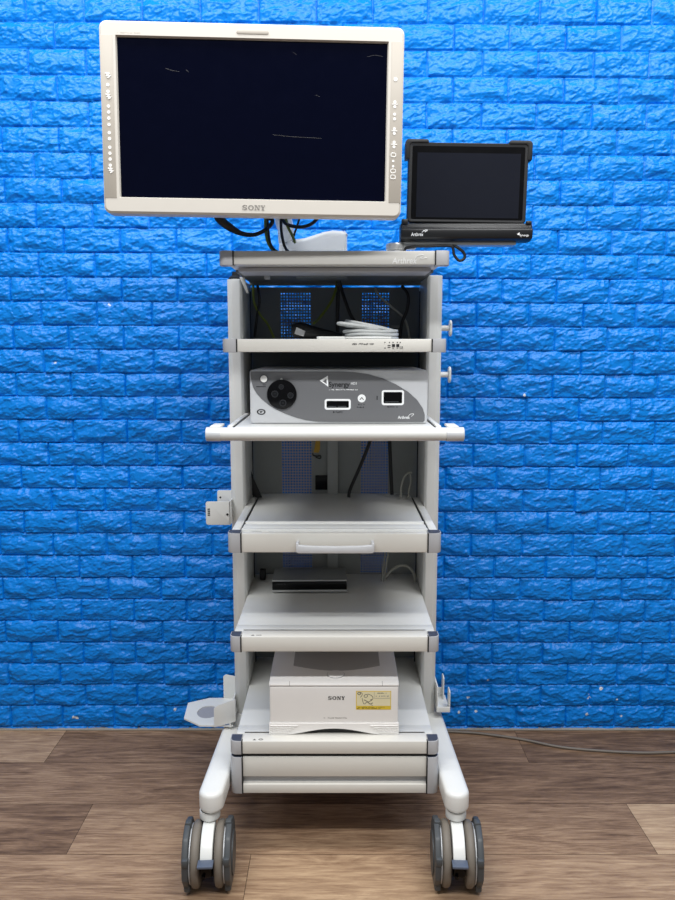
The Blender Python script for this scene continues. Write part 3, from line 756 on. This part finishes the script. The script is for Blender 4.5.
# ------------------------------------------------------------------ control console
Yc = -.519
con = thing('control_console', 'silver and grey surgical video console with round black socket on its front', 'console', (-.0015, -.37, .988))
ux = lambda px: (px-337.5)*.002190
uz = lambda py: 1.1061-(py-370)*.002205
g = nb(); prism(g, rr(-.1910, .197, .9915, 1.1055, .005), 'y', Yc+.003, -.215, .0015); obj('housing', g, 'silver', con)
g = nb(); A = rr(-.1915, .1975, .9885, 1.1061, .006); A2 = rr(-.1895, .1955, .9905, 1.1041, .004)
prism(g, A2, 'y', Yc, Yc+.004); prism(g, A, 'y', Yc+.002, Yc+.012); fr = obj('front_panel', g, 'silver', con)
lens = [(249.2, 371.4), (340, 371.4), (354, 372), (368, 374.2), (382, 378), (396, 384.2), (408, 391.5), (417, 399.5), (423, 408), (425, 414.5), (425, 420), (423.5, 421.6), (330, 421.6), (318, 421.3), (306, 419.8), (295, 417), (284, 413), (275, 409), (267, 404.2), (260, 398.5), (255, 393), (251.5, 387), (249.6, 380)]
g = nb(); prism(g, [(ux(p[0]), uz(p[1])) for p in [(q[0] + (1.8*max(0, (300-q[0])/50)), q[1]) for q in lens]], 'y', Yc-.0012, Yc+.0005); face = obj('face_plate', g, 'console', con, label='mid grey lens-shaped face plate')
Yf = Yc-.0012
g = nb(); c0 = (ux(282), Yf, uz(394)); cyl(g, c0, 'y', .0325, -.0045, 40, bev=.001)
for px, py, r in ((275, 393.5, .0074), (290.6, 395, .0066), (281.5, 386.5, .0056), (283, 402.5, .0074)):
    c = (ux(px), Yf-.0045, uz(py)); lathe(g, [(-.0002, r), (-.0014, r), (-.0014, r*.72), (-.0002, r*.72)], c, 'y', 20, mi=1); cyl(g, (c[0], c[1]+.0003, c[2]), 'y', r*.35, -.0012, 12, mi=1)
obj('camera_socket', g, ['blackgloss', 'socket'], con, label='round black four-pin socket')
g = nb(); cyl(g, (ux(281.7), Yf-.0001, uz(379.2)), 'y', .0028, -.0012, 12); obj('index_mark', g, 'palegrey', con)
g = nb(); cyl(g, (ux(264.2), Yf+.0002, uz(378.7)), 'y', .0092, -.0016, 28, mi=1); cyl(g, (ux(264.2), Yf-.0012, uz(378.7)), 'y', .0076, -.0018, 28, bev=.0005); obj('power_button', g, ['button', 'guard'], con)
g = nb(); lathe(g, [(0, .0095), (-.001, .0095), (-.001, .0066), (0, .0066)], (ux(261), Yc+.0001, uz(411.5)), 'y', 28)
for v in g.verts: v.co.z = uz(411.5)+(v.co.z-uz(411.5))*.66
prism(g, [(ux(261)-.0035, uz(411.5)+.0012), (ux(261)+.004, uz(411.5)+.0018), (ux(261)-.001, uz(411.5)-.0028)], 'y', Yc-.0008, Yc); obj('oval_symbol', g, 'ink', con)
def frame_port(px0, px1, py0, py1, bw, name, n):
    x0, x1, z0_, z1_ = ux(px0), ux(px1), uz(py1), uz(py0)
    g_ = nb(); O_ = rr(x0, x1, z0_, z1_, .0052); I_ = rr(x0+bw, x1-bw, z0_+bw, z1_-bw, .0022)
    ring_frame(g_, [(O_, Yf+.0003), (O_, Yf-.0008), (I_, Yf-.0008), (I_, Yf+.0003)])
    box(g_, x0+bw*.9, x1-bw*.9, Yf-.0003, Yf, z0_+bw*.9, z1_-bw*.9, mi=1)
    for k in range(n):
        a = x0+bw*1.6+(x1-x0-bw*3.2)*k/n; bq = x0+bw*1.6+(x1-x0-bw*3.2)*(k+.86)/n
        box(g_, a, bq, Yf-.0006, Yf-.0002, z0_+bw*1.5, z0_+bw*1.9, mi=2)
    return obj(name, g_, ['white', 'blackgloss', 'guard'], con)
frame_port(324.6, 350.8, 398.6, 409.3, .0042, 'usb_port', 2)
frame_port(381.6, 404, 389.8, 404.8, .0042, 'data_port', 1)
g = nb(); cyl(g, (ux(361.7), Yf, uz(398)), 'y', .0088, -.0014, 28); prism(g, [(ux(361.7)-.005, uz(398)-.003), (ux(361.7), uz(398)+.0030), (ux(361.7)+.005, uz(398)-.003), (ux(361.7)+.003, uz(398)-.003), (ux(361.7), uz(398)+.0008), (ux(361.7)-.003, uz(398)-.003)], 'y', Yf-.0018, Yf-.0013, mi=1); obj('round_button', g, ['white', 'ink'], con)
g = nb()
tri = [(320.4, 380.6), (327.6, 376.3), (327.9, 386.0), (325.2, 383.8)]
ring_pts2 = lambda P, s_: [(ux(sum(p[0] for p in P)/len(P))+(ux(p[0])-ux(sum(q[0] for q in P)/len(P)))*s_, uz(sum(p[1] for p in P)/len(P))+(uz(p[1])-uz(sum(q[1] for q in P)/len(P)))*s_) for p in P]
ring_frame(g, [(ring_pts2(tri, 1.15), Yf), (ring_pts2(tri, 1.15), Yf-.0006), (ring_pts2(tri, .55), Yf-.0006), (ring_pts2(tri, .55), Yf)])
obj('emblem', g, 'white', con, label='white outlined triangle emblem')
g = nb(); text_bm(g, 'Synergy', ux(328.8), ux(349.8), uz(388.2), uz(381.6), Yf, bold=.022); obj('lettering', g, 'ink', con, label='black word Synergy')
g = nb(); text_bm(g, 'HD3', ux(351), ux(356.6), uz(384.4), uz(382.0), Yf); microtext(g, ux(329), ux(358), uz(390.0), uz(388.9), Yf, 30, 9)
obj('lettering', g, 'white', con, label='white superscript and small line beside the black word')
g = nb(); text_bm(g, 'Arthrex', ux(398), ux(410), uz(418.4), uz(415.4), Yf, bold=.02); tube(g, [(ux(408), Yf-.0003, uz(416.5)), (ux(410.5), Yf-.0003, uz(413.8)), (ux(414), Yf-.0003, uz(413.6)), (ux(411.5), Yf-.0003, uz(416))], .0006, 4, 4)
obj('lettering', g, 'white', con, label='white small lettering')
g = nb(); microtext(g, ux(333), ux(343), uz(412.6), uz(410.8), Yf, 7, 11); microtext(g, ux(358), ux(365), uz(405), uz(403.6), Yf, 5, 12); microtext(g, ux(357), ux(366), uz(407.6), uz(406.2), Yf, 6, 13)
microtext(g, ux(386), ux(398), uz(407.4), uz(405.8), Yf, 9, 14); box(g, ux(376.6), ux(377.6), Yf-.0004, Yf, uz(399.5), uz(395.5)); box(g, ux(256.5), ux(266), Yf-.0004, Yf, uz(386.8), uz(386.1)); box(g, ux(263), ux(266), Yf-.0004, Yf, uz(385), uz(384.4)); obj('small_print', g, 'ink', con)
# ------------------------------------------------------------------ recorder box on the fourth shelf
rec = thing('recorder_box', 'slim dark grey box with black front and silver trim on the fourth shelf', 'recorder', (-.0735, -.226, .5246))
rb_ = Matrix.Rotation(.03, 4, 'Z')
g = nb(); box(g, -.095, .095, -.056, .056, .0015, .0325, .0015); obj('housing', g, 'box', rec, local=True)
g = nb(); box(g, -.0945, .0945, -.0575, -.0555, .0075, .0295, .0006); microtext(g, -.085, -.06, .022, .0235, -.0576, 10, 21, mi=1); obj('front_panel', g, ['blackgloss', 'guard'], rec, local=True)
g = nb(); box(g, -.0955, .0955, -.0585, -.0555, .0012, .0070, .0008); box(g, -.0955, .0955, -.0580, -.0555, .0300, .0330, .0006); obj('trim_strip', g, 'alu', rec, local=True, label='silver trim along the front edges')
for x in (-.08, .08):
    for y in (-.045, .045):
        g = nb(); cyl(g, (x, y, .0002), 'z', .006, .0016, 16); obj('foot', g, 'gap', rec, local=True)
rec.rotation_euler = (0, 0, .02)
rec.scale = (1.02, 1.0, 1.0)

# ------------------------------------------------------------------ printer
prn = thing('printer', 'white compact medical printer with a yellow sticker on its front, bottom shelf', 'printer', (-.0095, -.40, .2852))
PX0, PX1, PY = -.1555, .1395, -.558
g = nb()   # louvred base with arched opening
arch = [(-.118, .2852)] + [(-.118+.220*k/20, .2852+.0150*math.sin(PI*k/20)**1.5) for k in range(1, 20)] + [(.102, .2852)]
prism(g, [(PX0, .2865), (PX0+.004, .2852)] + arch + [(PX1-.004, .2852), (PX1, .2865), (PX1, .3125), (PX0, .3125)], 'y', PY-.0035, -.235)
for z in (.2905, .2955, .3005, .3055):
    xe = .030*(z-.2852)/.02
    box(g, PX0+.002, -.118+xe*.9, PY-.0055, PY-.003, z, z+.0028, .0008); box(g, .102-xe*.9, PX1-.002, PY-.0055, PY-.003, z, z+.0028, .0008)
obj('base', g, 'printer', prn)
g = nb(); box(g, -.100, .085, PY+.006, PY+.02, .2854, .300); obj('arch_shadow', g, 'gap', prn)  # black block standing in for the shadow beneath the base arch
g = nb(); box(g, PX0+.001, PX1-.001, PY, -.23, .3115, .4000, .004, seg=3); pf = obj('body', g, 'printer', prn)
g = nb(); box(g, PX0+.002, PX1-.002, PY+.002, -.24, .3985, .4015); obj('seam', g, 'inkgrey', prn)
g = nb(); prof = [(PY-.001, .4012), (PY-.001, .4040), (PY+.003, .4068), (PY+.010, .4088), (-.24, .4180), (-.232, .413), (-.232, .4012)]
prism(g, prof, 'x', PX0, PX1, .0025); lid = obj('lid', g, 'printer', prn)
g = nb()   # sunken grey output tray with a curved front edge
tz = lambda y: .4080 + (y+.554)*(.0100/.314)
cur = [(-.1045 + .205*k/16, -.472-.026*math.sin(PI*k/16)) for k in range(17)]
tb = bmesh.new(); bot = [tb.verts.new((p[0], p[1], tz(p[1])+.0007)) for p in cur]; top_ = [tb.verts.new((p[0], -.255, tz(-.255)+.0007)) for p in cur]
for k in range(16): tb.faces.new((bot[k], bot[k+1], top_[k+1], top_[k]))
rex = bmesh.ops.extrude_face_region(tb, geom=list(tb.faces))
for e in rex['geom']:
    if isinstance(e, bmesh.types.BMVert): e.co.z -= .002
bmesh.ops.recalc_face_normals(tb, faces=tb.faces); merge(g, tb)
obj('output_tray', g, 'printer_grey', lid, label='grey sunken output area of the lid')
g = nb(); cyl(g, (-.004, -.517, .4078), 'z', .0195, .0040, 36, bev=.0008); cyl(g, (-.004, -.517, .4078), 'z', .0205, .0030, 36, mi=1); obj('lid_catch', g, ['printer', 'printer_grey'], lid)
for x in (-.1085, .1015):
    g = nb(); prism(g, [(PY-.0013, .4015), (PY-.0013, .4040), (PY+.004, .4083), (-.25, .4180), (-.25, .412)], 'x', x-.0004, x+.0004); obj('seam', g, 'inkgrey', lid)
g = nb()
for k, (x0, x1) in enumerate(((.105, .129), (.105, .131), (.105, .112), (.105, .118))):
    y = -.490-.012*k; box(g, x0, x1, y-.0016, y+.0016, tz(y)-.001, tz(y)+.0004)
obj('small_print', g, 'ink', lid)
g = nb(); slab_sony(g, -.0215, .0165, .3680, .3760, PY, .0006); obj('lettering', g, 'ink', prn, label='black maker wordmark SONY')
g = nb(); microtext(g, -.0360, .0250, .3225, .3252, PY, 26, 31); obj('small_print', g, 'inkgrey', prn)
g = nb(); box(g, .0420, .1215, PY-.0006, PY, .3445, .3890, 0); box(g, .0436, .1200, PY-.0008, PY-.0004, .3535, .3876, 0, mi=1)
box(g, .083, .0835, PY-.0011, PY-.0006, .372, .3876, mi=3); box(g, .083, .1200, PY-.0011, PY-.0006, .3715, .3720, mi=3)
microtext(g, .091, .112, .3825, .3850, PY-.0008, 8, 41, mi=2); microtext(g, .087, .117, .3755, .3780, PY-.0008, 12, 42, mi=3); microtext(g, .045, .110, .3490, .3508, PY-.0006, 26, 43, mi=2); microtext(g, .045, .098, .3460, .3478, PY-.0006, 20, 44, mi=2)
def ol(pts, r=.0005): tube(g, [(p[0], PY-.0009, p[1]) for p in pts], r, 4, 4, mi=2)
ol([(.0455, .383), (.048, .3865), (.051, .3855), (.052, .382), (.049, .380), (.0455, .383)], .0007); ol([(.052, .386), (.056, .383), (.055, .378), (.052, .374)])
ol([(.060, .378), (.064, .381), (.068, .379), (.067, .375), (.062, .374), (.060, .378)]); ol([(.056, .372), (.058, .362), (.061, .358), (.066, .362), (.072, .364), (.079, .368)])
ol([(.060, .368), (.066, .365), (.074, .358), (.080, .361)], .0007); ol([(.068, .382), (.074, .380), (.079, .376), (.080, .370), (.074, .368)]); ol([(.077, .356), (.080, .3545)])
obj('sticker', g, ['yellow', 'stickerpale', 'ink', 'inkgrey'], prn, label='yellow-edged instruction sticker with a line drawing')

prn.location += Vector((0, .005, -.0053))

# ------------------------------------------------------------------ things lying on the second shelf
Z2 = 1.1715
coil = nb()
rc = random.Random(5)
for k, (rx, ry, cx, z, tl) in enumerate(((.060, .050, .076, .0042, 0), (.058, .048, .078, .0118, .001), (.060, .046, .075, .0192, -.001), (.048, .042, .068, .0262, .002), (.046, .04, .066, .0334, .003))):
    pts = []
    for i in range(29):
        a = 2*PI*i/28; dx = cx+rx*math.cos(a)
        pts.append((dx, -.43+ry*math.sin(a), Z2+z+tl*math.cos(a)*-3 if k >= 3 else Z2+z+.0008*math.sin(3*a+k)))
    tube(coil, pts, .0037, 3, 10)
tube(coil, [(.020, -.44, Z2+.0335), (.002, -.45, Z2+.036), (.010, -.47, Z2+.0365), (.05, -.475, Z2+.031), (.10, -.465, Z2+.0255), (.13, -.45, Z2+.019)], .0037, 6, 10)
o = obj('coiled_cable', coil, 'cable_grey', origin=(.075, -.43, Z2)); tag(o, 'pale grey cable wound in a coil on the second shelf', 'cable')
g = nb(); prism(g, rr(-.046, .018, -.500, -.452, .006), 'z', Z2+.0006, Z2+.0072, .002); tube(g, [(.016, -.475, Z2+.0045), (.040, -.486, Z2+.0045), (.08, -.487, Z2+.0045), (.118, -.481, Z2+.0045)], .0024, 6, 8)
o = obj('flat_plug', g, 'leg', origin=(-.015, -.475, Z2)); tag(o, 'flat white plug lying in front of the coiled cable on the second shelf', 'plug')
ad = thing('cable_adapter', 'black handheld adapter with a pale label lying left of the coiled cable', 'adapter', (-.07, -.38, Z2))
g = nb(); tube(g, [(-.105, -.40, Z2+.020), (-.085, -.398, Z2+.022), (-.055, -.39, Z2+.016), (-.020, -.38, Z2+.012), (.008, -.37, Z2+.009)], .018, 6, 14, radii=[.016, .019, .016, .011, .007]); obj('body', g, 'black', ad)
g = nb(); prism(g, [(-.099, Z2+.014), (-.078, Z2+.008), (-.074, Z2+.020), (-.094, Z2+.029)], 'y', -.4185, -.4160); obj('tag_label', g, 'palegrey', ad)
cable('ground_cable', [(-.0005, -.22, 1.319), (-.004, -.23, 1.300), (-.012, -.24, 1.276), (-.028, -.26, 1.248), (-.048, -.29, 1.222), (-.056, -.34, 1.212)], .0035, 'cable_green', 'yellow-green cable slanting down behind the black adapter')
cable('signal_cable', [(.004, -.24, 1.319), (.010, -.24, 1.298), (.019, -.25, 1.270), (.034, -.26, 1.232), (.052, -.27, 1.212), (.085, -.28, 1.202)], .0045, 'cable_black', 'black cable curving down behind the pale coil')
cable('signal_cable', [(.0025, -.23, 1.319), (.001, -.225, 1.28), (.000, -.225, 1.23), (.001, -.23, 1.18)], .0052, 'cable_black', 'straight black cable hanging by the centre divider')
cable('ground_cable', [(-.216, -.20, 1.312), (-.214, -.20, 1.268), (-.198, -.20, 1.236), (-.180, -.205, 1.214), (-.163, -.21, 1.178)], .0030, 'cable_green', 'dull green cable at the left side of the top compartment')
cable('signal_cable', [(-.205, -.20, 1.312), (-.200, -.20, 1.275), (-.206, -.20, 1.240), (-.213, -.21, 1.180)], .0035, 'cable_black', 'black cable at the left side of the top compartment')
cable('signal_cable', [(.096, -.19, 1.305), (.110, -.20, 1.282), (.140, -.20, 1.256), (.168, -.20, 1.232), (.180, -.20, 1.208), (.186, -.205, 1.175)], .0028, 'cable_mid', 'thin grey cable crossing the right perforated vent')
cable('signal_cable', [(.165, -.20, 1.310), (.180, -.21, 1.285), (.178, -.21, 1.25), (.165, -.21, 1.215), (.160, -.215, 1.176)], .0042, 'cable_black', 'black looped cable at the right side of the top compartment')

# ------------------------------------------------------------------ things behind the tray and the fourth shelf
tg = thing('cable_tag', 'yellow tag on a thin black tie hanging behind the pull-out tray', 'tag', (-.058, -.1165, .85))
g = nb(); prism(g, [(-.0575, .9160), (-.0470, .9150), (-.0480, .877), (-.0520, .8665), (-.0660, .868), (-.0630, .880)], 'y', -.1190, -.1168, .0006); obj('tag_plate', g, 'tag', tg)
g = nb(); tube(g, [(-.0680, -.1195, .866), (-.0660, -.1205, .860), (-.056, -.1205, .858), (-.047, -.1205, .859), (-.046, -.1200, .853), (-.051, -.1200, .8515), (-.060, -.1200, .855)], .0016, 5, 8); obj('tie', g, 'gap', tg)
cable('power_cable', [(.098, -.185, .968), (.088, -.19, .915), (.062, -.19, .845), (.034, -.195, .780), (.030, -.20, .7585)], .0045, 'cable_black', 'black cable slanting across the right vent above the pull-out tray')
cable('power_cable', [(.137, -.185, .968), (.1385, -.185, .90), (.142, -.185, .83), (.1455, -.19, .764)], .0048, 'cable_black', 'near-vertical black cable right of the vent above the pull-out tray')
cable('signal_cable', [(.197, -.20, .825), (.184, -.20, .822), (.173, -.20, .804), (.1685, -.20, .780), (.168, -.205, .7585)], .0028, 'cable_mid', 'grey cable arching behind the right of the pull-out tray')
cable('signal_cable', [(.192, -.195, .82), (.195, -.195, .800), (.190, -.20, .780), (.188, -.205, .7585)], .0024, 'cable_mid', 'thin grey cable dropping at the right end of the pull-out tray')
g = nb(); prism(g, [(-.2285, .832), (-.2240, .815), (-.208, .778), (-.200, .7590), (-.214, .7580), (-.226, .766)], 'y', -.205, -.200, .001)
o = obj('strap', g, 'gap', origin=(-.215, -.2025, .7585)); tag(o, 'black strap end lying at the left rear of the pull-out tray', 'strap')
cable('signal_cable', [(.130, -.19, .652), (.128, -.19, .60), (.124, -.195, .565), (.120, -.20, .5280)], .0026, 'cable_mid', 'grey cable hanging over the right vent behind the fourth shelf')
cable('signal_cable', [(.142, -.19, .652), (.136, -.19, .60), (.130, -.195, .565), (.128, -.20, .5280)], .0026, 'cable_mid', 'second grey cable hanging beside the right vent behind the fourth shelf')
cable('signal_cable', [(.130, -.20, .540), (.148, -.20, .560), (.168, -.20, .571), (.190, -.20, .568), (.206, -.205, .550), (.208, -.21, .5280)], .0035, 'cable_mid', 'grey cable arching at the right rear of the fourth shelf')
g = nb(); prism(g, rr(-.212, -.196, .5247, .5535, .003), 'y', -.180, -.165, .001)
tag(obj('small_connector', g, 'gap', origin=(-.204, -.172, .5247)), 'small black connector block at the left rear of the fourth shelf', 'connector')
cable('signal_cable', [(.228, -.185, .19), (.248, -.19, .16), (.262, -.185, .10), (.270, -.17, .03), (.268, -.15, .0045)], .0045, 'cable_black', 'black cable dropping behind the right base leg')

# power cord across the floor
pts = [(.262, -.034, .0045), (.3344, -.0302, .0045), (.38, -.0345, .0045), (.429, -.0415, .0045), (.541, -.074, .0045), (.6466, -.1185, .0045), (.7553, -.1395, .0045), (.8662, -.1500, .0045), (.9659, -.1460, .0045), (1.10, -.13, .0045), (1.30, -.10, .0045)]
cable('floor_cable', pts, .0037, 'cable_floor', 'grey power cord running across the wood floor to the right', 'cable', origin=(.78, -.14, 0))
